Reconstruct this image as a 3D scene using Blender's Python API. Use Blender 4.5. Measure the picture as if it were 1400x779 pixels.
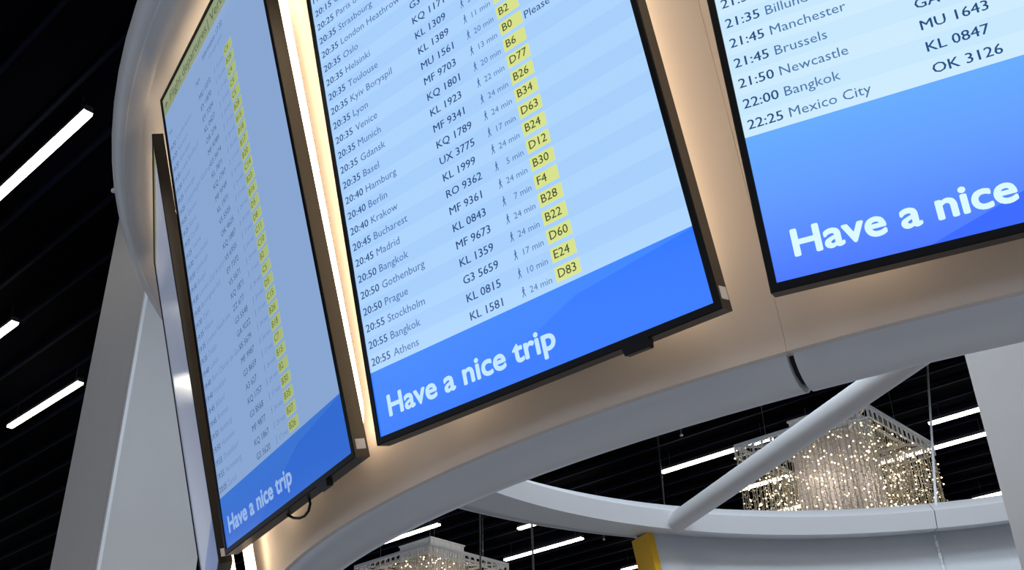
import bpy, math, random
from mathutils import Vector, Matrix
for o in list(bpy.data.objects): bpy.data.objects.remove(o)
random.seed(7)
S = bpy.context.scene
C = bpy.context.scene.collection
cos, sin, rad = math.cos, math.sin, math.radians
EYE = 1.6                                     # camera height above the floor

# ------------------------------------------------------------------ camera
cam = bpy.data.cameras.new('camera'); co = bpy.data.objects.new('camera', cam); C.objects.link(co)
cam.sensor_width = 36; cam.lens = 1435.11 / 1400 * 36
R_ = Vector((0.99964239, 0.01341827, -0.0231309)); U_ = Vector((0.02674114, -0.50160436, 0.86468375)); F_ = Vector((0, 0.86499308, 0.5017838))
co.matrix_world = Matrix(((R_.x, U_.x, -F_.x, 0), (R_.y, U_.y, -F_.y, 0), (R_.z, U_.z, -F_.z, EYE), (0, 0, 0, 1)))
cam.clip_start = .05; cam.clip_end = 300
S.camera = co

# ------------------------------------------------------------------ world, exposure
w = bpy.data.worlds.new('world'); S.world = w; w.use_nodes = True
bg = w.node_tree.nodes['Background']
bg.inputs[0].default_value = (.72, .83, 1.0, 1); bg.inputs[1].default_value = 1.15
S.view_settings.view_transform = 'Standard'; S.view_settings.look = 'None'
S.view_settings.exposure = 0; S.view_settings.gamma = 1

# ------------------------------------------------------------------ unseen lamps added for light: rows like the linear luminaires, more over the ring
D1 = Vector((.737, -.676, 0)); D2 = Vector((.676, .737, 0))           # hall grid: along the lamps, across the lamps
def lamp(x, y, z, e, sx=1.8, sy=.12, col=(1, .95, .86)):
    L = bpy.data.lights.new('unseen_linear_lamp', 'AREA'); L.shape = 'RECTANGLE'; L.size = sx; L.size_y = sy; L.energy = e; L.color = col
    o = bpy.data.objects.new('unseen_linear_lamp', L); C.objects.link(o); o.location = (x, y, z); o.rotation_euler = (0, 0, math.atan2(D1.y, D1.x))
    o.visible_glossy = True
    return o
LAMP_E = 60
for (x, y) in ((-6, -2), (-3, -5), (0, -3), (3, -5), (6, -2), (9, 1), (-9, 2), (-1, -9), (5, -9), (-6, -8), (10, 6), (0, .5)):
    lamp(x, y, EYE + 4.95, LAMP_E)
for (x, y) in ((3.4, 4.5), (2.2, 4.9)):        # unseen lamps added above the ring to brighten its inside
    lamp(x, y, EYE + 4.95, 48, col=(.86, .93, 1))
for (x, y) in ((.4, 4.3), (-.6, 3.6)):  # cool unseen lamps added to brighten the left pillar's right face
    lamp(x, y, EYE + 4.95, 85, col=(.74, .88, 1))

# ------------------------------------------------------------------ materials
def lin(c): return tuple(((v/255)/12.92 if v/255 <= .04045 else ((v/255+.055)/1.055)**2.4) for v in c) + (1,)
def mat(name, col, rough=.5, metal=0, spec=.5, noise=0, scale=30, bump=0):
    m = bpy.data.materials.new(name); m.use_nodes = True; nt = m.node_tree; b = nt.nodes['Principled BSDF']
    b.inputs['Base Color'].default_value = col if len(col) == 4 else (*col, 1)
    b.inputs['Roughness'].default_value = rough; b.inputs['Metallic'].default_value = metal
    b.inputs['Specular IOR Level'].default_value = spec
    if noise:
        tc = nt.nodes.new('ShaderNodeTexCoord'); n = nt.nodes.new('ShaderNodeTexNoise'); n.inputs['Scale'].default_value = scale; n.inputs['Detail'].default_value = 4
        nt.links.new(tc.outputs['Object'], n.inputs['Vector'])
        mx = nt.nodes.new('ShaderNodeMix'); mx.data_type = 'RGBA'
        c = b.inputs['Base Color'].default_value
        mx.inputs[6].default_value = tuple(v*(1-noise) for v in c[:3]) + (1,); mx.inputs[7].default_value = tuple(min(1, v*(1+noise)) for v in c[:3]) + (1,)
        nt.links.new(n.outputs['Fac'], mx.inputs[0]); nt.links.new(mx.outputs[2], b.inputs['Base Color'])
        if bump:
            bp = nt.nodes.new('ShaderNodeBump'); bp.inputs['Strength'].default_value = bump; nt.links.new(n.outputs['Fac'], bp.inputs['Height']); nt.links.new(bp.outputs[0], b.inputs['Normal'])
    return m
def emat(name, col, strength=1, gloss=None, sample=True):
    m = bpy.data.materials.new(name); m.use_nodes = True; b = m.node_tree.nodes['Principled BSDF']
    b.inputs['Base Color'].default_value = (0.004, .004, .005, 1) if gloss else (.5, .5, .5, 1)
    b.inputs['Roughness'].default_value = gloss or .5
    b.inputs['Emission Color'].default_value = col if len(col) == 4 else (*col, 1); b.inputs['Emission Strength'].default_value = strength
    if not sample: m.cycles.emission_sampling = 'NONE'
    return m
M = {}
M['wall'] = mat('painted_cladding', (.66, .615, .605), .55, noise=.02, scale=3)
M['tube'] = mat('painted_tube', (.60, .625, .70), .38, noise=.02, scale=4)
M['beam'] = mat('painted_beam', (.70, .71, .75), .5, noise=.02, scale=3)
M['lining'] = mat('lining_panel', (.56, .585, .63), .7, noise=.04, scale=60, bump=.05)
M['spoke'] = mat('painted_spoke', (.60, .585, .60), .4)
M['yellow'] = mat('yellow_edge', lin((222, 170, 25)), .5, noise=.02)
M['pillar'] = mat('pillar_plaster', (.50, .49, .505), .75, noise=.03, scale=5, bump=.03)
M['black'] = mat('black_plastic', (.005, .005, .007), .3, spec=.15, noise=.1, scale=80)
M['side'] = mat('bezel_side_metal', (.008, .007, .006), .35, spec=.35)
M['gap'] = mat('joint_shadow_gap', (.01, .01, .01), .8)
M['steel'] = mat('steel_cable', (.25, .26, .3), .35, metal=.8)
M['ceiling'] = mat('black_ceiling', (.0006, .0008, .0030), .9, spec=.03, noise=.3, scale=2)
M['slat'] = mat('dark_slat', (.002, .003, .012), .6, spec=.05, noise=.2, scale=4)
M['floor'] = mat('hall_floor', (.42, .42, .42), .5, noise=.1, scale=3)
M['sticker'] = mat('pale_sticker', (.6, .6, .65), .5)
M['led'] = emat('warm_led', (1, .72, .44), 9)
M['lampglow'] = emat('lamp_diffuser', (1, .93, .78), 9)
M['housing'] = mat('lamp_housing', (.02, .02, .025), .5)
M['lattice'] = mat('white_lattice', (.75, .77, .82), .5, noise=.03)
M['sheer'] = mat('white_sheer_box', (.66, .63, .66), .6, noise=.08, scale=8)
M['wirestring'] = mat('string_wire', (.42, .40, .33), .5, noise=.3, scale=12)
M['bulb'] = emat('warm_bulb', (1, .76, .44), 7, sample=False)
M['bulbdim'] = emat('warm_bulb_dim', (1, .78, .5), 1.3, sample=False)

# ------------------------------------------------------------------ helpers
def mesh(name, vs, fs, mats, mi=None, smooth=False):
    me = bpy.data.meshes.new(name); me.from_pydata([tuple(v) for v in vs], [], fs)
    for m in (mats if isinstance(mats, (list, tuple)) else [mats]): me.materials.append(m)
    if mi: me.polygons.foreach_set('material_index', mi)
    if smooth: me.polygons.foreach_set('use_smooth', [True]*len(fs))
    me.update(); return me
def obj(name, me, parent=None, loc=None):
    o = bpy.data.objects.new(name, me); C.objects.link(o)
    if parent: o.parent = parent
    if loc: o.location = loc
    return o
def tag(o, label=None, cat=None, group=None, kind=None):
    if label: o['label'] = label
    if cat: o['category'] = cat
    if group: o['group'] = group
    if kind: o['kind'] = kind
    return o
def empty(name, loc=(0, 0, 0), mtx=None):
    o = bpy.data.objects.new(name, None); C.objects.link(o); o.empty_display_size = .1
    o.location = loc
    if mtx: o.matrix_world = mtx
    return o
class MB:
    def __init__(s): s.v = []; s.f = []; s.m = []
    def add(s, vs, fs, mi=0):
        n = len(s.v); s.v += [Vector(v) for v in vs]; s.f += [[i+n for i in f] for f in fs]; s.m += [mi]*len(fs); return s
    def box(s, a, b, mi=0):
        x0, y0, z0 = a; x1, y1, z1 = b
        return s.add([(x0, y0, z0), (x1, y0, z0), (x1, y1, z0), (x0, y1, z0), (x0, y0, z1), (x1, y0, z1), (x1, y1, z1), (x0, y1, z1)],
              [(0, 3, 2, 1), (4, 5, 6, 7), (0, 1, 5, 4), (1, 2, 6, 5), (2, 3, 7, 6), (3, 0, 4, 7)], mi)
    def obox(s, c, ax, ay, az, mi=0):          # oriented box: centre and three half-axis vectors
        c = Vector(c); ax, ay, az = Vector(ax), Vector(ay), Vector(az)
        vs = [c+ax*i+ay*j+az*k for k in (-1, 1) for (i, j) in ((-1, -1), (1, -1), (1, 1), (-1, 1))]
        return s.add(vs, [(0, 3, 2, 1), (4, 5, 6, 7), (0, 1, 5, 4), (1, 2, 6, 5), (2, 3, 7, 6), (3, 0, 4, 7)], mi)
    def tube(s, pts, r, n=8, mi=0, cap=True, closed=False):
        pts = [Vector(p) for p in pts]; L = len(pts); rings = []; prev = None
        for i, p in enumerate(pts):
            if closed: d = pts[(i+1) % L]-pts[i-1]
            else: d = pts[min(i+1, L-1)]-pts[max(i-1, 0)]
            d.normalize()
            if prev is None:
                a = Vector((0, 0, 1)) if abs(d.z) < .9 else Vector((1, 0, 0)); x = d.cross(a).normalized()
            else: x = (prev-d*prev.dot(d)).normalized()
            prev = x; y = d.cross(x)
            rings.append([p+x*r*cos(2*math.pi*k/n)+y*r*sin(2*math.pi*k/n) for k in range(n)])
        vs = [v for rg in rings for v in rg]; fs = []
        for i in range(L if closed else L-1):
            a = i*n; b = ((i+1) % L)*n
            for k in range(n): fs.append((a+k, a+(k+1) % n, b+(k+1) % n, b+k))
        if cap and not closed: fs += [tuple(range(n))[::-1], tuple(range((L-1)*n, L*n))]
        return s.add(vs, fs, mi)
    def sweep(s, prof, a0, a1, n, cx, cy, closed=True, mi=0):    # revolve a closed (r,z) profile from azimuth a0 to a1 (degrees)
        k = len(prof); vs = []; full = abs(a1-a0) >= 359.99; N = n if full else n+1
        for i in range(N):
            a = rad(a0+(a1-a0)*i/n)
            vs += [(cx+r*cos(a), cy+r*sin(a), z) for r, z in prof]
        fs = []
        for i in range(n):
            p = i*k; q = ((i+1) % N)*k
            for j in range(k): fs.append((p+j, q+j, q+(j+1) % k, p+(j+1) % k))
        if not full: fs += [tuple(range(k)), tuple(range((N-1)*k, N*k))[::-1]]
        return s.add(vs, fs, mi)
    def me(s, name, mats, smooth=False): return mesh(name, s.v, s.f, mats, s.m, smooth)
    def build(s, name, mats, parent=None, smooth=False): return obj(name, s.me(name, mats, smooth), parent)
def autosmooth(o, ang=35):
    me = o.data; me.polygons.foreach_set('use_smooth', [True]*len(me.polygons))
    import bmesh
    bm = bmesh.new(); bm.from_mesh(me); bmesh.ops.recalc_face_normals(bm, faces=bm.faces)
    for e in bm.edges:
        if len(e.link_faces) == 2 and e.calc_face_angle(0) > rad(ang): e.smooth = False
    bm.to_mesh(me); bm.free(); return o

# ------------------------------------------------------------------ setting
CEIL = EYE+5.25
f = MB().box((-40, -40, -.1), (40, 60, 0)).build('floor', M['floor']); tag(f, kind='structure')
c = MB().box((-40, -40, CEIL), (40, 60, CEIL+.2)).build('ceiling', M['ceiling']); tag(c, 'black ceiling with dark parallel slats', None, None, 'structure')
sm = MB().obox((0, 0, 0), D1*30, D2*.016, (0, 0, .02)).me('slat', M['slat'])
for i in range(110):
    p = D2*(-14+i*.45)+D1*(-8)
    obj('slat', sm, c, (p.x, p.y, CEIL-.03))

# ------------------------------------------------------------------ ring gantry
CX, CY = 2.18517, 4.17980
RING = empty('ring_gantry', (CX, CY, 0))
tag(RING, 'large round white gantry with flared wall, tubular rims and one spoke', 'gantry')
ox, oy = 0, 0
def ring(mb, name, m, smooth=True, ang=35):
    o = mb.build(name, m, RING)
    if smooth: autosmooth(o, ang)
    return o
A0, A1 = -187.0, 112.8                       # the wall runs from behind the first board round to the yellow edge
joints = [A0, -123.6, -60.2, 3.2, 66.5, A1]
def wr(z): return 3.116+.268*(z-.774)
for i in range(5):
    a, b = joints[i]+(.005 if i else 0), joints[i+1]-.005
    zt = 2.265
    pr = [(3.127, EYE+.772), (3.128, EYE+.800), (wr(1.2), EYE+1.2), (wr(1.7), EYE+1.7), (wr(zt), EYE+zt), (wr(zt)-.02, EYE+zt), (wr(1.2)-.02, EYE+1.2), (3.105, EYE+.80), (3.105, EYE+.772)]
    ring(MB().sweep(pr, a, b, 36, ox, oy), 'wall_panel', M['wall'])
tr = .063; tc = (3.055, EYE+.79)
for i in range(5):
    a, b = joints[i]+.11, joints[i+1]-.11
    pr = [(tc[0]+tr*cos(t), tc[1]+tr*sin(t)) for t in [2*math.pi*k/24 for k in range(24)]]
    ring(MB().sweep(pr, a, b, 40, ox, oy), 'lower_rim_tube', M['tube'], True, 60)
pr = [(tc[0]+.05*cos(t), tc[1]+.05*sin(t)) for t in [2*math.pi*k/12 for k in range(12)]]
ring(MB().sweep(pr, A0+.3, A1-.3, 120, ox, oy), 'tube_joint_core', M['gap'])
tr = .077; tc = (3.719, EYE+2.337)
pr = [(tc[0]+tr*cos(t), tc[1]+tr*sin(t)) for t in [2*math.pi*k/24 for k in range(24)]]
ring(MB().sweep(pr, 0, 360, 144, ox, oy), 'upper_rim_tube', M['tube'], True, 60)
pr = [(3.0, EYE+2.229), (3.04, EYE+2.115), (3.47, EYE+2.183), (3.51, EYE+2.272), (3.748, EYE+2.264), (3.70, EYE+2.37), (3.2, EYE+2.34)]
aj = math.degrees(math.atan2(7.099-CY, 2.877-CX))
ring(MB().sweep(pr, aj+.05, aj+359.95, 170, ox, oy), 'ring_beam', M['beam'], True, 30)
# inner lining and its yellow edge
lr = lambda z: 3.27+.268*(z-2.12)
pr = [(lr(2.16), EYE+2.16), (lr(.8), EYE+.8), (lr(.8)+.02, EYE+.8), (lr(2.16)+.02, EYE+2.16)]
for a, b in ((15, 55.9), (56.0, A1-.3)):
    ring(MB().sweep(pr, a, b, 30, ox, oy), 'lining_panel', M['lining'])
pr = [(lr(2.15)-.012, EYE+2.15), (lr(.8)-.012, EYE+.8), (wr(.8)+.005, EYE+.8), (wr(2.15)+.005, EYE+2.15)]
ring(MB().sweep(pr, A1-.3, A1+.55, 2, ox, oy), 'edge_trim', M['yellow'], False)['label'] = 'yellow end edge of the curved wall'
# spoke from the far beam to the central pillar
p0 = Vector((1.087-CX, 6.971-CY, EYE+2.165)); p1 = Vector((2.12-CX, 4.352-CY, EYE+2.27))
d = (p1-p0).normalized()
autosmooth(MB().tube([p0-d*.03, p1], .0685, 28).build('spoke', M['spoke'], RING), 50)

# ------------------------------------------------------------------ pillars
def pillar(name, L, s, label, zb=0):
    # L is the near corner; sides run along the hall grid
    o = empty(name, (L[0], L[1], 0)); tag(o, label, 'pillar')
    a, b = -D1*s, D2*s
    mb = MB().add([(0, 0, 0), a, a+b, b, (0, 0, CEIL-.09), a+Vector((0, 0, CEIL-.09)), a+b+Vector((0, 0, CEIL-.09)), b+Vector((0, 0, CEIL-.09))],
                  [(0, 3, 2, 1), (4, 5, 6, 7), (0, 1, 5, 4), (1, 2, 6, 5), (2, 3, 7, 6), (3, 0, 4, 7)])
    mb.build('shaft', M['pillar'], o)
    return o
pl = pillar('pillar', (-2.81, 6.955), .73, 'square pale pillar rising behind the left side of the ring')
t = MB().obox((.006, -.006, CEIL/2-.05), D1*.012, D2*.012, (0, 0, CEIL/2-.055)).build('corner_bead', M['beam'], pl)
pc = pillar('pillar', (1.97+.5*.737, 4.15-.5*.676), .5, 'pale square pillar at the middle of the ring, carrying the spoke')

# ------------------------------------------------------------------ lettering
_fc = {}
def text_mesh(s, bold=0.0):
    key = (s, bold)
    if key in _fc: return _fc[key]
    cu = bpy.data.curves.new('t', 'FONT'); cu.body = s; cu.size = 1; cu.resolution_u = 5 if 'nice' in s or 'Flight' in s else 2; cu.offset = bold; cu.fill_mode = 'FRONT' if hasattr(cu, 'fill_mode') else cu.fill_mode
    o = bpy.data.objects.new('t', cu); C.objects.link(o)
    me = o.to_mesh(); vs = [(v.co.x, v.co.y) for v in me.vertices]; fs = [tuple(p.vertices) for p in me.polygons]
    o.to_mesh_clear(); bpy.data.objects.remove(o); bpy.data.curves.remove(cu)
    _fc[key] = (vs, fs); return _fc[key]
hv, _ = text_mesh('H'); CAP = max(v[1] for v in hv)
def twidth(s, bold=0):
    v, _ = text_mesh(s, 0); return max(p[0] for p in v)-min(p[0] for p in v)
def put(mb, s, x, z, cap, sx, y, mi=0, bold=0, align='l'):
    if bold:                                   # heavier stroke: shifted copies of the same glyphs
        k_ = cap/CAP*bold
        for q, (dx, dz) in enumerate(((-1, 0), (1, 0), (0, 1), (0, -1), (.7, .7), (-.7, -.7), (.7, -.7), (-.7, .7)) if bold > .02 else ((-1, 0), (1, 0))):
            put(mb, s, x+k_*(dx+1)*(1 if align == 'l' else -1), z+k_*dz, cap, sx, y-.00002*q, mi, 0, align)
        return
    vs, fs = text_mesh(s, bold)
    if not vs: return
    k = cap/CAP; x0 = min(p[0] for p in vs); x1 = max(p[0] for p in vs)
    off = x-x0*k*sx if align == 'l' else x-x1*k*sx
    mb.add([(off+p[0]*k*sx, y, z+p[1]*k) for p in vs], fs, mi)
CAPH = .0163
SX_T = .057/(twidth('22:25', .012)*CAPH/CAP)
SX_F = .0848/(twidth('KL 1581', .012)*CAPH/CAP)
SX_D = .1272/(twidth('Mexico City')*CAPH/CAP)
SX_M = .0528/(twidth('24 min')*.0125/CAP)
SX_G = .041/(twidth('D83')*CAPH/CAP)
SX_H = .441/(twidth('Have a nice trip', .03)*.0415/CAP)

# ------------------------------------------------------------------ departure boards
W, H = .8, 1.42554
AZ = [-2.57176+.276373*i for i in (-1, 0, 1, 2)]
RB, ZB, TAU = 3.260547, EYE+.810928, .261466
PITCH = .0261*H; BASE = .1045*H
def mix(c, d, t): return tuple(a*(1-t)+b*t for a, b in zip(c, d))
def grad_mat(name, c0, c1, z0, z1):
    m = emat(name, c0, 1, .12); nt = m.node_tree; b = nt.nodes['Principled BSDF']
    tc = nt.nodes.new('ShaderNodeTexCoord'); sp = nt.nodes.new('ShaderNodeSeparateXYZ'); mr = nt.nodes.new('ShaderNodeMapRange')
    mr.inputs[1].default_value = z0; mr.inputs[2].default_value = z1
    mx = nt.nodes.new('ShaderNodeMix'); mx.data_type = 'RGBA'; mx.inputs[6].default_value = c0; mx.inputs[7].default_value = c1
    nt.links.new(tc.outputs['Object'], sp.inputs[0]); nt.links.new(sp.outputs[2], mr.inputs[0]); nt.links.new(mr.outputs[0], mx.inputs[0]); nt.links.new(mx.outputs[2], b.inputs['Emission Color'])
    return m
def palette(n, page, stripe, banner_top, banner_bot, wedge, ink, ink2, soft, badge, gink, hello, header, hink):
    g = .12
    e = lambda k, c: emat('%s_%s' % (k, n), lin(c), 1, g)
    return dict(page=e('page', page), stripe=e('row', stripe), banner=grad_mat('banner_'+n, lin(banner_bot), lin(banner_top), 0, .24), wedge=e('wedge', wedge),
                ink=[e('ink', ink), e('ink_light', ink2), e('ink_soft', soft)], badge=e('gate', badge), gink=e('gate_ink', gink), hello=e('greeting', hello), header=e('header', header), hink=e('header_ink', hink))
PAL = [palette('far_left', (120, 128, 148), (120, 128, 148), (60, 80, 130), (60, 80, 130), (55, 75, 125), (70, 80, 110), (75, 85, 115), (80, 90, 115), (110, 115, 90), (70, 75, 60), (100, 115, 150), (105, 108, 80), (70, 75, 60)),  # viewing-angle dimming and greying is put into each screen's colours
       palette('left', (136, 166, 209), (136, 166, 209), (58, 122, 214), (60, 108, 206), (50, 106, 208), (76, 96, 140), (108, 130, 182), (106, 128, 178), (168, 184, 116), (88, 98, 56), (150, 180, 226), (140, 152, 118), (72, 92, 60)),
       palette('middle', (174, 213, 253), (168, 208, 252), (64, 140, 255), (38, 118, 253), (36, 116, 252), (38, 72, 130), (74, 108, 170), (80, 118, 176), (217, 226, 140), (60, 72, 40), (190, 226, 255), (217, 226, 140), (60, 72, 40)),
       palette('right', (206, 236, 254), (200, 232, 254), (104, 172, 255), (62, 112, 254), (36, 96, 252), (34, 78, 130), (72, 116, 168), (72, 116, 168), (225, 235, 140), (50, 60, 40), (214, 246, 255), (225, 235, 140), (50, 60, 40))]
def walker(mb, x, z, h, y, mi):
    # a small walking figure: head, trunk, two legs, two arms
    def P(a, b, wd):
        a = Vector((a[0], 0, a[1])); b = Vector((b[0], 0, b[1])); d = (b-a).normalized(); n = Vector((-d.z, 0, d.x))*wd
        q = [a-n, b-n, b+n, a+n]; mb.add([(x+v.x*h, y, z+v.z*h) for v in q], [(0, 1, 2, 3)], mi)
    mb.add([(x+h*(.04+.085*cos(t)), y, z+h*(.90+.085*sin(t))) for t in [k*math.pi/4 for k in range(8)]], [tuple(range(8))], mi)
    P((.0, .45), (.03, .80), .085); P((.0, .48), (.12, .25), .045); P((.12, .25), (.15, .0), .04)
    P((.0, .48), (-.05, .22), .045); P((-.05, .22), (-.20, .02), .04); P((.03, .75), (-.13, .52), .03); P((.03, .75), (.2, .58), .03)
def board(i, rows, label, band, pitch0=0, header=True, greeting=True):
    az = AZ[i]; n = Vector((cos(az), sin(az), 0)); t = Vector((-sin(az), cos(az), 0)); z = Vector((0, 0, 1))
    up = z*cos(TAU)+n*sin(TAU); nn = n*cos(TAU)-z*sin(TAU)
    o = Vector((CX, CY, ZB))+n*RB
    mt = Matrix(((t.x, -nn.x, up.x, o.x), (t.y, -nn.y, up.y, o.y), (t.z, -nn.z, up.z, o.z), (0, 0, 0, 1)))
    root = empty('departure_board', mtx=mt); tag(root, label, 'screen', 'departure screens round the ring')
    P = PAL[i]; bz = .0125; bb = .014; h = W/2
    # housing: shallow tray with a raised bezel round the picture
    mb = MB()
    out = [(-h-bz, -bb), (h+bz, -bb), (h+bz, H+bz), (-h-bz, H+bz)]; inn = [(-h, 0), (h, 0), (h, H), (-h, H)]
    fr, bk = -.004, .032
    vs = [(x, fr+.002, z_) for x, z_ in out]+[(x, fr, z_) for x, z_ in [(-h-bz+.002, -bb+.002), (h+bz-.002, -bb+.002), (h+bz-.002, H+bz-.002), (-h-bz+.002, H+bz-.002)]]+[(x, fr, z_) for x, z_ in inn]+[(x, .001, z_) for x, z_ in inn]
    fs = []
    for k in range(4):
        j = (k+1) % 4; fs += [(k, j, 4+j, 4+k), (4+k, 4+j, 8+j, 8+k), (8+k, 8+j, 12+j, 12+k)]
    mb.add(vs, fs); mb.build('bezel', M['black'], root)
    mb = MB(); vs = [(x, fr+.002, z_) for x, z_ in out]+[(x*.998, bk, z_) for x, z_ in out]
    mb.add(vs, [(k, k+4, (k+1) % 4+4, (k+1) % 4) for k in range(4)]+[(4, 7, 6, 5)])
    mb.build('back_housing', M['side'], root)
    MB().box((-.2, bk, .35), (.2, .128, .39)).box((-.2, bk, 1.0), (.2, .128, 1.04)).box((-.17, bk, .3), (-.14, .06, 1.1)).box((.14, bk, .3), (.17, .06, 1.1)).build('wall_bracket', M['black'], root)
    # sensor tab under the lower edge, small sticker on the right side
    tb = MB(); tb.add([(.214, -.008, -bb+.001), (.270, -.008, -bb+.001), (.267, -.008, -.030), (.218, -.008, -.030), (.214, .008, -bb+.001), (.270, .008, -bb+.001), (.267, .008, -.030), (.218, .008, -.030)],
        [(0, 3, 2, 1), (4, 5, 6, 7), (0, 1, 5, 4), (1, 2, 6, 5), (2, 3, 7, 6), (3, 0, 4, 7)]); tb.build('sensor_tab', M['black'], root)
    MB().box((h+bz-.0005, .004, .004), (h+bz+.001, .026, .026)).build('sticker', M['sticker'], root)
    # picture
    dp = MB().box((-h, 0, 0), (h, .02, H)).build('display', P['page'], root)
    bt = band*H
    MB().add([(-h, -.0004, 0), (h, -.0004, 0), (h, -.0004, bt), (-h, -.0004, bt)], [(0, 1, 2, 3)]).build('banner', P['banner'], dp)
    x0 = -h+.283*W; x1 = -h+.62*W
    MB().add([(x0, -.0007, 0), (h, -.0007, 0), (h, -.0007, bt*.98), (x0+(h-x0)*.55, -.0007, bt*.42 if band > .12 else bt*.8)], [(0, 1, 2, 3)]).build('banner_wedge', P['wedge'], dp)
    if greeting:
        g = MB(); put(g, 'Have a nice trip', -h+.0445*W, .0247*H, .0415, SX_H, -.0012, 0, .03); g.build('greeting_lettering', P['hello'], dp)
    st = MB(); N = 30 if band < .12 else 27; k0 = BASE-(.1045-band)*H if False else bt
    for k in range(1, N, 2):
        za = bt+k*PITCH; st.add([(-h, -.0004, za), (h, -.0004, za), (h, -.0004, za+PITCH), (-h, -.0004, za+PITCH)], [(0, 1, 2, 3)])
    if i > 1: st.build('row_stripes', P['stripe'], dp)
    b0 = BASE+(band-.096)*H
    gmesh = None
    for k, (tm, dest, fl, mn, gate, *rest) in enumerate(rows):
        zb = b0+k*PITCH
        def line(name, mi, fn):
            r = MB(); fn(r); r.build(name, P['ink'][mi], dp)
        if tm: line('time_lettering', 0, lambda r: put(r, tm, -h+.0108*W, zb, CAPH, SX_T, -.0009, 0, .012))
        if dest: line('destination_lettering', 1, lambda r: put(r, dest, -h+.0957*W, zb, CAPH, SX_D, -.0009, 0))
        if fl: line('flight_lettering', 0, lambda r: put(r, fl, -h+.369*W, zb, CAPH, SX_F, -.0009, 0, .012))
        if mn:
            line('walk_time_lettering', 2, lambda r: put(r, mn+' min', -h+.6262*W, zb+.0005, .0125, SX_M, -.0009, 0, 0, 'r'))
            line('walking_sign', 1, lambda r: walker(r, -h+.5405*W, zb-.002, .0205, -.0009, 0))
        for s2 in rest: line('remark_lettering', 0, lambda r: put(r, s2, -h+.7178*W, zb, CAPH, SX_D, -.0009, 0))
        if gate:
            zl = zb-.0033
            if gmesh is None:
                gmesh = MB().box((0, -.0011, 0), (.0567, -.0003, .0278)).me('gate_tag', P['badge'])
            obj('gate_tag', gmesh, dp, (-h+.6385*W, 0, zl))
            if gate != ' ':
                g = MB(); put(g, gate, -h+.6385*W+.0072, zl+.0062, CAPH, SX_G, -.0018, 0, .006); g.build('gate_lettering', P['gink'], dp)
    if header:
        MB().add([(-h, -.0004, .957*H), (h, -.0004, .957*H), (h, -.0004, H), (-h, -.0004, H)], [(0, 1, 2, 3)]).build('header', P['header'], dp)
        kx = .35/(twidth('Flight departures')*.029/CAP)
        for txt, u in (('Flight departures', .09), ('|', .545), ('Vertrek', .575)):
            g = MB(); put(g, txt, -h+u*W, .9675*H, .029, kx, -.0012, 0, .008); g.build('header_lettering', P['hink'], dp)
        g = MB()
        # aeroplane sign
        cx, cz, q = -h+.042*W, .9765*H, .012
        for pts in ([(-1, .14), (1, .14), (1.25, 0), (1, -.14), (-1, -.14)], [(.25, .1), (-.35, 1.05), (-.6, 1.05), (-.2, .1)], [(.25, -.1), (-.35, -1.05), (-.6, -1.05), (-.2, -.1)], [(-.75, .1), (-1.1, .5), (-1.25, .5), (-1.05, .1)], [(-.75, -.1), (-1.1, -.5), (-1.25, -.5), (-1.05, -.1)]):
            g.add([(cx+a*q, -.0012, cz+b*q) for a, b in pts], [tuple(range(len(pts)))])
        g.build('aeroplane_sign', P['hink'], dp)
    return root
ROWS2 = [('20:55', 'Athens', 'KL 1581', '24', 'D83'), ('20:55', 'Bangkok', 'KL 0815', '10', 'E24'), ('20:55', 'Stockholm', 'G3 5659', '17', 'D60'),
    ('20:50', 'Prague', 'KL 1359', '24', 'B22'), ('20:50', 'Gothenburg', 'MF 9673', '24', 'B28'), ('20:50', 'Bangkok', 'KL 0843', '7', 'F4'),
    ('20:45', 'Madrid', 'MF 9361', '24', 'B30'), ('20:45', 'Bucharest', 'RO 9362', '5', 'D12'), ('20:40', 'Krakow', 'KL 1999', '24', 'B24'),
    ('20:40', 'Berlin', 'UX 3775', '17', 'D63'), ('20:40', 'Hamburg', 'KQ 1789', '24', 'B34'), ('20:35', 'Basel', 'MF 9341', '24', 'B26'),
    ('20:35', 'Gdansk', 'KL 1923', '22', 'D77'), ('20:35', 'Munich', 'KQ 1801', '20', 'B6'), ('20:35', 'Venice', 'MF 9703', '13', 'B0', 'Please'),
    ('20:35', 'Lyon', 'MU 1561', '20', 'B2'), ('20:35', 'Kyiv Boryspil', 'KL 1389', '11', 'B5'), ('20:35', 'Toulouse', 'KL 1309', '24', ' '),
    ('20:35', 'Helsinki', 'KQ 1171', '', ''), ('20:35', 'Oslo', 'G3 5', '', ''), ('20:35', 'London Heathrow', '', '', ''), ('20:35', 'Strasbourg', '', '', ''),
    ('20:25', 'Paris de Gaulle', '', '', ''), ('20:15', 'Copenhagen', '', '', ''), ('19:55', '', '', '', '')]
ROWS3 = [('22:25', 'Mexico City', 'OK 3126', '', ''), ('22:00', 'Bangkok', 'KL 0847', '', ''), ('21:50', 'Newcastle', 'MU 1643', '', ''), ('21:45', 'Brussels', 'GA 9212', '', ''),
    ('21:45', 'Manchester', '', '', ''), ('21:35', 'Billund', '', '', ''), ('21:35', '', '', '', '')]
fl1 = 'G3 5620,KQ 1867,MF 9877,G3 8568,KQ 1757,A3 627,G3 8659,MF 9987,VS 5679,GA 9222,G3 5548,ZZ 677,KQ 1871,VS 5671,EY 7372,VS 6955,KQ 1887,OK 4625,VS 5505,KL 1971,MF 9749,KQ 1797,KL 7871,G3 5674,MF 9789,OR 276,KL 0427,EY 7204,EY 1870,MU 1072'.split(',')
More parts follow.
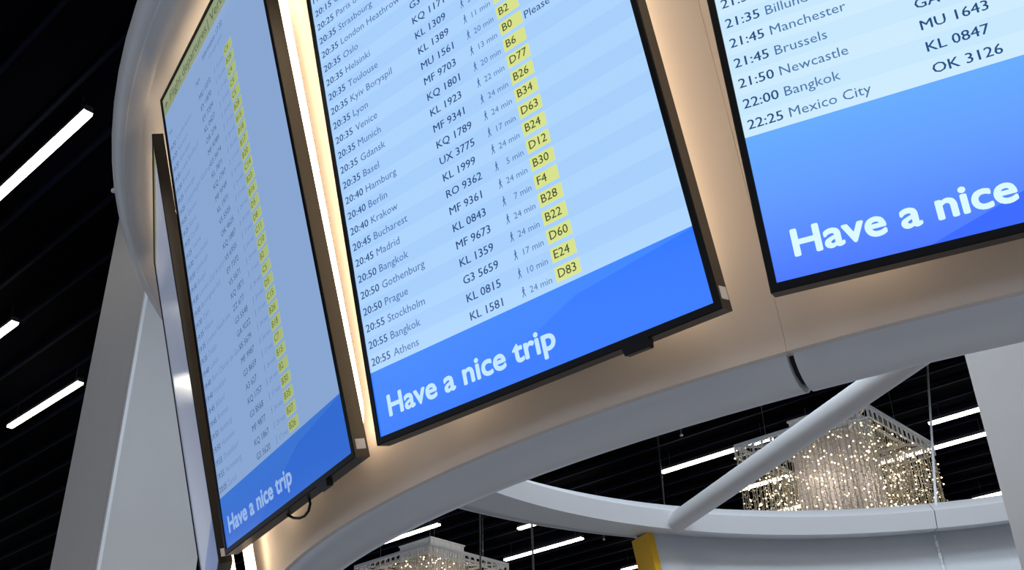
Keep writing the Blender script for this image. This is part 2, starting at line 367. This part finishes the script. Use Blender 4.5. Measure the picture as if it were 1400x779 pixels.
gt1 = 'B26,B27,B35,B30,B2,B15,C7,B18,B26,C15,D5,C5,B2,C10,C11,D8,D5,B16,B23,C14,B20,B17,B18,B15,B28,C5,C9,C4,B28,C6'.split(',')
ds1 = 'Zurich,Nuremberg,Dusseldorf,Hannover,Hamburg,Bremen,Billund,Frankfurt,Paris Charles de Gaulle,Lisbon,Dublin,London Heathrow,Milano,Oslo,Birmingham Intl,London City Airport,Bergen,Edinburgh,Manchester,Vienna,Cardiff,Rome,Geneva,Copenhagen Kastrup,Stavanger,Bristol,Leeds Bradford,Aberdeen,Norwich,Southampton'.split(',')
tm1 = ['20:05', '19:55', '19:55', '19:50', '19:50', '19:45', '19:45', '19:40', '19:40', '19:40', '19:35', '19:35', '19:35']+['19:30']*6+['19:25']*6+['19:20']*5
ROWS1 = [(tm1[k], ds1[k], fl1[k], '24' if k % 3 else '17', gt1[k]) for k in range(30)]
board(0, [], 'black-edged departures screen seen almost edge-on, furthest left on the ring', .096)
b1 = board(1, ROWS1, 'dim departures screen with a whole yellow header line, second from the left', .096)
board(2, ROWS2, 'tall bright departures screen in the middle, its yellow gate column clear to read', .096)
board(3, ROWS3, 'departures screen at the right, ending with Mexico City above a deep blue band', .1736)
# faint lines of print below the header on the second screen
disp = [c_ for c_ in b1.children if c_.name.startswith('display')][0]
for txt, u, v, cp, k in (('Information 17:30', .452, .926, .018, 0), ('Schengen gates', .51, .905, .014, 1), ('Flight', .356, .900, .013, 0), ('Time', .02, .900, .013, 0)):
    g = MB(); put(g, txt, -.4+u*W, v*H, cp, .9, -.0009); g.build('heading_lettering', PAL[1]['ink'][k], disp)
# hanging black cable below the second screen
cb = MB().tube([(-.045, .022, 0), (-.03, .022, -.014), (.0, .022, -.030), (.035, .022, -.040), (.065, .022, -.043), (.09, .022, -.038), (.105, .022, -.026), (.105, .022, -.012), (.098, .022, 0)], .0034, 8).build('cable', M['black'], b1, True)

# ------------------------------------------------------------------ warm light loops on the wall behind the boards
def led(i, label):
    az = AZ[i]; hw = rad(5.22); z0, z1 = (.905 if i else .80), 2.135; zr = .07; ar = zr/3.3
    pts = []
    def q(a, z):
        r = wr(z)+.055; return (CX+r*cos(az+a), CY+r*sin(az+a), EYE+z)
    def corner(cxx, czz, a0, n=7):
        for k in range(n):
            a = rad(a0+15*k); pts.append(q(cxx+ar*cos(a), czz+zr*sin(a)))
    if i: corner(hw-ar, z0+zr, 285, 6)         # lower right end curls in
    else: pts += [q(hw, z0), q(hw, z0+.12)]
    corner(hw-ar, z1-zr, 0)
    for u in (.25, .5, .75): pts.append(q((hw-ar)*(1-2*u), z1))
    corner(-hw+ar, z1-zr, 90); corner(-hw+ar, z0+zr, 180, 6)
    o = empty('led_light_loop', pts[0]); tag(o, label, 'light', 'warm light loops behind the screens')
    loc = Vector(pts[0]); MB().tube([Vector(p)-loc for p in pts], .0145, 10).build('glow_tube', M['led'], o, True)
    mb = MB()
    for k in (9, 13, 17, 21):
        p = Vector(pts[k])-loc; nrm = Vector((pts[k][0]-CX, pts[k][1]-CY, 0)).normalized(); mb.tube([p-nrm*.008, p-nrm*.058], .004, 6)
    mb.build('clip', M['tube'], o)
for i, l in enumerate(('warm light tube glowing behind the almost edge-on left screen', 'warm white light tube visible beside the dim second screen', 'warm light loop hidden behind the middle screen, glowing at its right', 'warm light loop behind the right-hand screen')):
    led(i, l)

# ------------------------------------------------------------------ ceiling lamps
LZ = 5.0
lights = [((-3.05, 5.94), -1, 1.9, 'long bright linear ceiling lamp, uppermost at the left of the ring'),
 ((-4.91, 9.08), -1, 1.9, 'linear ceiling lamp cut by the left picture edge, only its right tip showing'),
 ((-4.79, 10.50), -1, 1.75, 'linear ceiling lamp beside the left pillar, lower of the left lamps'),
 ((2.0, 13.88), 1, 1.75, 'linear ceiling lamp running into the left side of the light curtain'),
 ((5.20, 12.37), 1, 1.75, 'linear ceiling lamp right of the light curtain, uppermost by the central pillar'),
 ((4.80, 13.91), 1, 1.80, 'linear ceiling lamp crossing the right side of the light curtain'),
 ((-.25, 18.07), 1, 1.75, 'linear ceiling lamp below the ring beam, right of the lower ornament'),
 ((-1.23, 15.95), -1, 1.75, 'linear ceiling lamp above the lower ornament, emerging from behind the ring wall'),
 ((6.88, 15.46), 1, 1.75, 'linear ceiling lamp low beside the central pillar, just above the ring beam'),
 ((3.05, 14.86), 1, 1.45, 'linear ceiling lamp seen through the left part of the light curtain'),
 ((3.85, 15.93), 1, .75, 'short linear ceiling lamp showing at the foot of the light curtain'),
 ((0.0, 16.30), 1, 1.75, 'linear ceiling lamp mostly hidden above the curved ring beam'),
 ((1.84, 18.94), 1, 1.75, 'linear ceiling lamp left of the yellow wall edge, lowest in view'),
 ((.05, 14.12), -1, 1.75, 'linear ceiling lamp behind the ring wall, only its tip at the beam')]
for (x, y), sg, L, lab in lights:
    a = Vector((x, y, EYE+LZ)); mid = a+D1*sg*L/2
    o = empty('ceiling_lamp', mid); tag(o, lab, 'lamp', 'linear lamps under the black ceiling')
    MB().obox((0, 0, .028), D1*L/2, D2*.03, (0, 0, .024)).build('housing', M['housing'], o)
    MB().obox((0, 0, -.006), D1*(L/2-.004), D2*.034, (0, 0, .014)).build('diffuser', M['lampglow'], o)
    for s in (-1, 1):
        p = D1*s*(L/2-.15); MB().tube([p+Vector((0, 0, .05)), p+Vector((0, 0, .25))], .0012, 5).build('suspension_wire', M['steel'], o)

# ------------------------------------------------------------------ cables
def cable(p0, p1, r, label, name='hanging_cable', m='steel'):
    p0 = Vector(p0); p1 = Vector(p1)
    o = MB().tube([(0, 0, 0), p1-p0], r, 8).build(name, M[m], None, True); o.location = p0
    tag(o, label, 'cable'); return o
# positions are on sight lines read at known heights; all hang from the ceiling
cable((-.50, 13.4, EYE+1.2), (-.50, 13.4, CEIL-.05), .011, 'thin vertical cable in front of the lower light ornament')
cable((.17, 13.0, EYE+1.2), (.17, 13.0, CEIL-.05), .013, 'thin vertical cable left of the yellow wall edge')
cable((1.78, 12.4, EYE+2.4), (1.78, 12.4, CEIL-.05), .009, 'short visible cable above the ring beam, left of the spoke')
# stay of the ring: from the beam joint up in front of the light curtain
cable((2.90, 7.125, EYE+2.22), (4.78, 11.03, EYE+5.2), .010, 'slanting steel stay rising from the ring beam joint by the light curtain', 'stay_cable', 'lattice')
ch = MB()
for k in range(26):
    z = EYE+2.10-k*.045; r = lr(z-EYE)-.03
    a = rad(aj); px, py = CX+r*cos(a), CY+r*sin(a)
    ch.obox((px, py, z), (.010, 0, 0), (0, .003, 0), (0, 0, .02)) if k % 2 else ch.obox((px, py, z), (.003, 0, 0), (0, .010, 0), (0, 0, .02))
o = ch.build('bead_chain', M['lattice']); tag(o, 'pale thin chain hanging against the curved inner wall', 'chain')

# ------------------------------------------------------------------ light-curtain ornaments
def ornament_meshes(seed):
    rnd = random.Random(seed); s = 1.637/2
    out = {}
    fr = MB()
    ht = .13
    for (a, b) in ((D1, D2), (D2, -D1), (-D1, -D2), (-D2, D1)):
        # side whose outward normal is b: runs along a
        m = b*s
        fr.obox(m+Vector((0, 0, 0)), a*s, b*.016, (0, 0, .018)); fr.obox(m+Vector((0, 0, -ht)), a*s, b*.008, (0, 0, .007))
        for k in range(15):
            t_ = -s+2*s*k/14
            fr.obox(m+a*t_+Vector((0, 0, -ht/2)), a*.011, b*.006, (0, 0, ht/2))
            if k < 14:      # small arches
                c0 = m+a*(t_+s/14)
                for j in range(5):
                    u0, u1 = math.pi*j/5, math.pi*(j+1)/5; rr = s/14*.95
                    q0 = c0+a*(-rr*cos(u0))+Vector((0, 0, -.065+.045*sin(u0))); q1 = c0+a*(-rr*cos(u1))+Vector((0, 0, -.065+.045*sin(u1)))
                    fr.obox((q0+q1)/2, (q1-q0)/2, b*.004, (0, 0, .007))
        # second, inner rail and spokes to the middle
        fr.obox(b*(s*.72), a*s*.72, b*.012, (0, 0, .014))
    for d in ((D1+D2).normalized(), (D1-D2).normalized()): fr.obox((0, 0, .0), d*s*1.41, d.cross(Vector((0, 0, 1)))*.014, (0, 0, .012))
    out['frame'] = fr.me('top_frame', M['lattice'])
    k = .42*s
    bx = MB(); bx.obox((0, 0, .16), D1*k, D2*k, (0, 0, .14))
    for sg in (-1, 1):
        for j in range(6):
            bx.obox(D1*(sg*(k+.004))+D2*(-k+2*k*(j+.5)/6)+Vector((0, 0, .16)), D1*.006, D2*.006, (0, 0, .14)); bx.obox(D2*(sg*(k+.004))+D1*(-k+2*k*(j+.5)/6)+Vector((0, 0, .16)), D1*.006, D2*.006, (0, 0, .14))
    bx.obox((0, 0, .295), D1*(k+.015), D2*(k+.015), (0, 0, .01)); bx.obox((0, 0, .02), D1*(k+.015), D2*(k+.015), (0, 0, .01))
    out['cap'] = bx.me('top_box', M['lattice'])
    bx = MB(); bx.obox((0, 0, -.80), D1*k, D2*k, (0, 0, .80)); bx.obox((0, 0, -.9), D1*(k+.004), D2*(k*.08), (0, 0, .7))
    for q_ in ((1, 1), (1, -1), (-1, 1), (-1, -1)): bx.obox(D1*k*q_[0]+D2*k*q_[1]+Vector((0, 0, -.8)), D1*.012, D2*.012, (0, 0, .8))
    out['box'] = bx.me('sheer_box', M['sheer'])
    out['curt'] = []
    for (a, b) in ((D1, D2), (D2, -D1), (-D1, -D2), (-D2, D1)):
        st, bu = MB(), MB()
        for layer in (1.0, .74):
            n = 30 if layer == 1 else 22
            for q in range(n):
                t_ = (-s+2*s*(q+.5)/n)*layer+rnd.uniform(-.012, .012); base = b*s*layer+a*t_+Vector((0, 0, -.03)); L = 1.45+rnd.uniform(-.1, .05)
                nseg = 12; pts = [base+Vector((0, 0, -L*j/nseg))+a*rnd.uniform(-.012, .012)*(j > 0) for j in range(nseg+1)]
                st.tube(pts, .0042, 3, cap=False)
                zz = .09+rnd.uniform(0, .05); sg = 1
                while zz < L:
                    j = min(int(zz/L*nseg), nseg-1); p = base+Vector((0, 0, -zz))+(pts[j]-base-Vector((0, 0, pts[j].z-base.z)))
                    sg = -sg; dirv = (a*sg*rnd.uniform(.6, 1)+b*rnd.uniform(-.6, .6)+Vector((0, 0, rnd.uniform(-.5, .2)))).normalized(); e_ = p+dirv*rnd.uniform(.02, .04)
                    st.tube([p, e_], .0042, 3, cap=False)
                    if rnd.random() < .68:
                        r = rnd.choice((.004, .005, .006, .0105)); bright = 0 if r > .007 and rnd.random() < .85 else 1
                        c_ = e_+dirv*r; bu.add([c_+Vector(v)*r for v in ((1, 0, 0), (-1, 0, 0), (0, 1, 0), (0, -1, 0), (0, 0, 1), (0, 0, -1))],
                              [(0, 2, 4), (2, 1, 4), (1, 3, 4), (3, 0, 4), (2, 0, 5), (1, 2, 5), (3, 1, 5), (0, 3, 5)], bright)
                    zz += rnd.uniform(.035, .075)
        out['curt'].append((st.me('light_curtain', M['wirestring']), bu.me('bulbs', [M['bulb'], M['bulbdim']])))
    return out
OM = ornament_meshes(3)
def ornament(x, y, z, label):
    o = empty('light_ornament', (x, y, EYE+z)); tag(o, label, 'ornament', 'hanging light-curtain ornaments')
    obj('top_frame', OM['frame'], o); obj('top_box', OM['cap'], o); obj('sheer_box', OM['box'], o)
    for a, b in OM['curt']:
        c1 = obj('light_curtain', a, o); c1['kind'] = 'stuff'; c2 = obj('bulbs', b, c1); c2['kind'] = 'stuff'
    for a, b in ((1, 0), (-1, 0), (0, 1), (0, -1)):      # the glow of the bulbs on the box
        L = bpy.data.lights.new('bulb_glow', 'POINT'); L.energy = 3; L.color = (1, .84, .68); L.shadow_soft_size = .12
        lo = bpy.data.objects.new('bulb_glow', L); C.objects.link(lo); lo.parent = o; lo.location = D1*a*.62+D2*b*.62+Vector((0, 0, -.55))
    for sx in (-1, 1):
        for sy in (-1, 1):
            p = D1*sx*.55+D2*sy*.55; MB().tube([p, p+Vector((0, 0, 5.2-z))], .003, 5).build('suspension_wire', M['steel'], o)
    return o
ornament(3.673, 11.483, 4.4, 'square hanging curtain of warm bulbs round a white box, behind the spoke')
ornament(-1.33, 15.87, 4.33, 'white lattice-topped bulb curtain cut off by the lower picture edge')

# ------------------------------------------------------------------ small ceiling fittings
for (x, y, l) in ((2.11, 12.57, 'tiny pale sprinkler head on the ceiling above the spoke'), (1.40, 17.05, 'tiny pale sprinkler head below the ring beam'), (-3.21, 6.94, 'tiny pale fitting at the left outline of the ring')):
    o = empty('ceiling_sprinkler', (x, y, EYE+5.0)); tag(o, l, 'sprinkler')
    MB().tube([(0, 0, .25), (0, 0, .02)], .008, 8).build('stem', M['steel'], o); MB().tube([(0, 0, .02), (0, 0, .0)], .02, 12).build('head', M['lattice'], o)
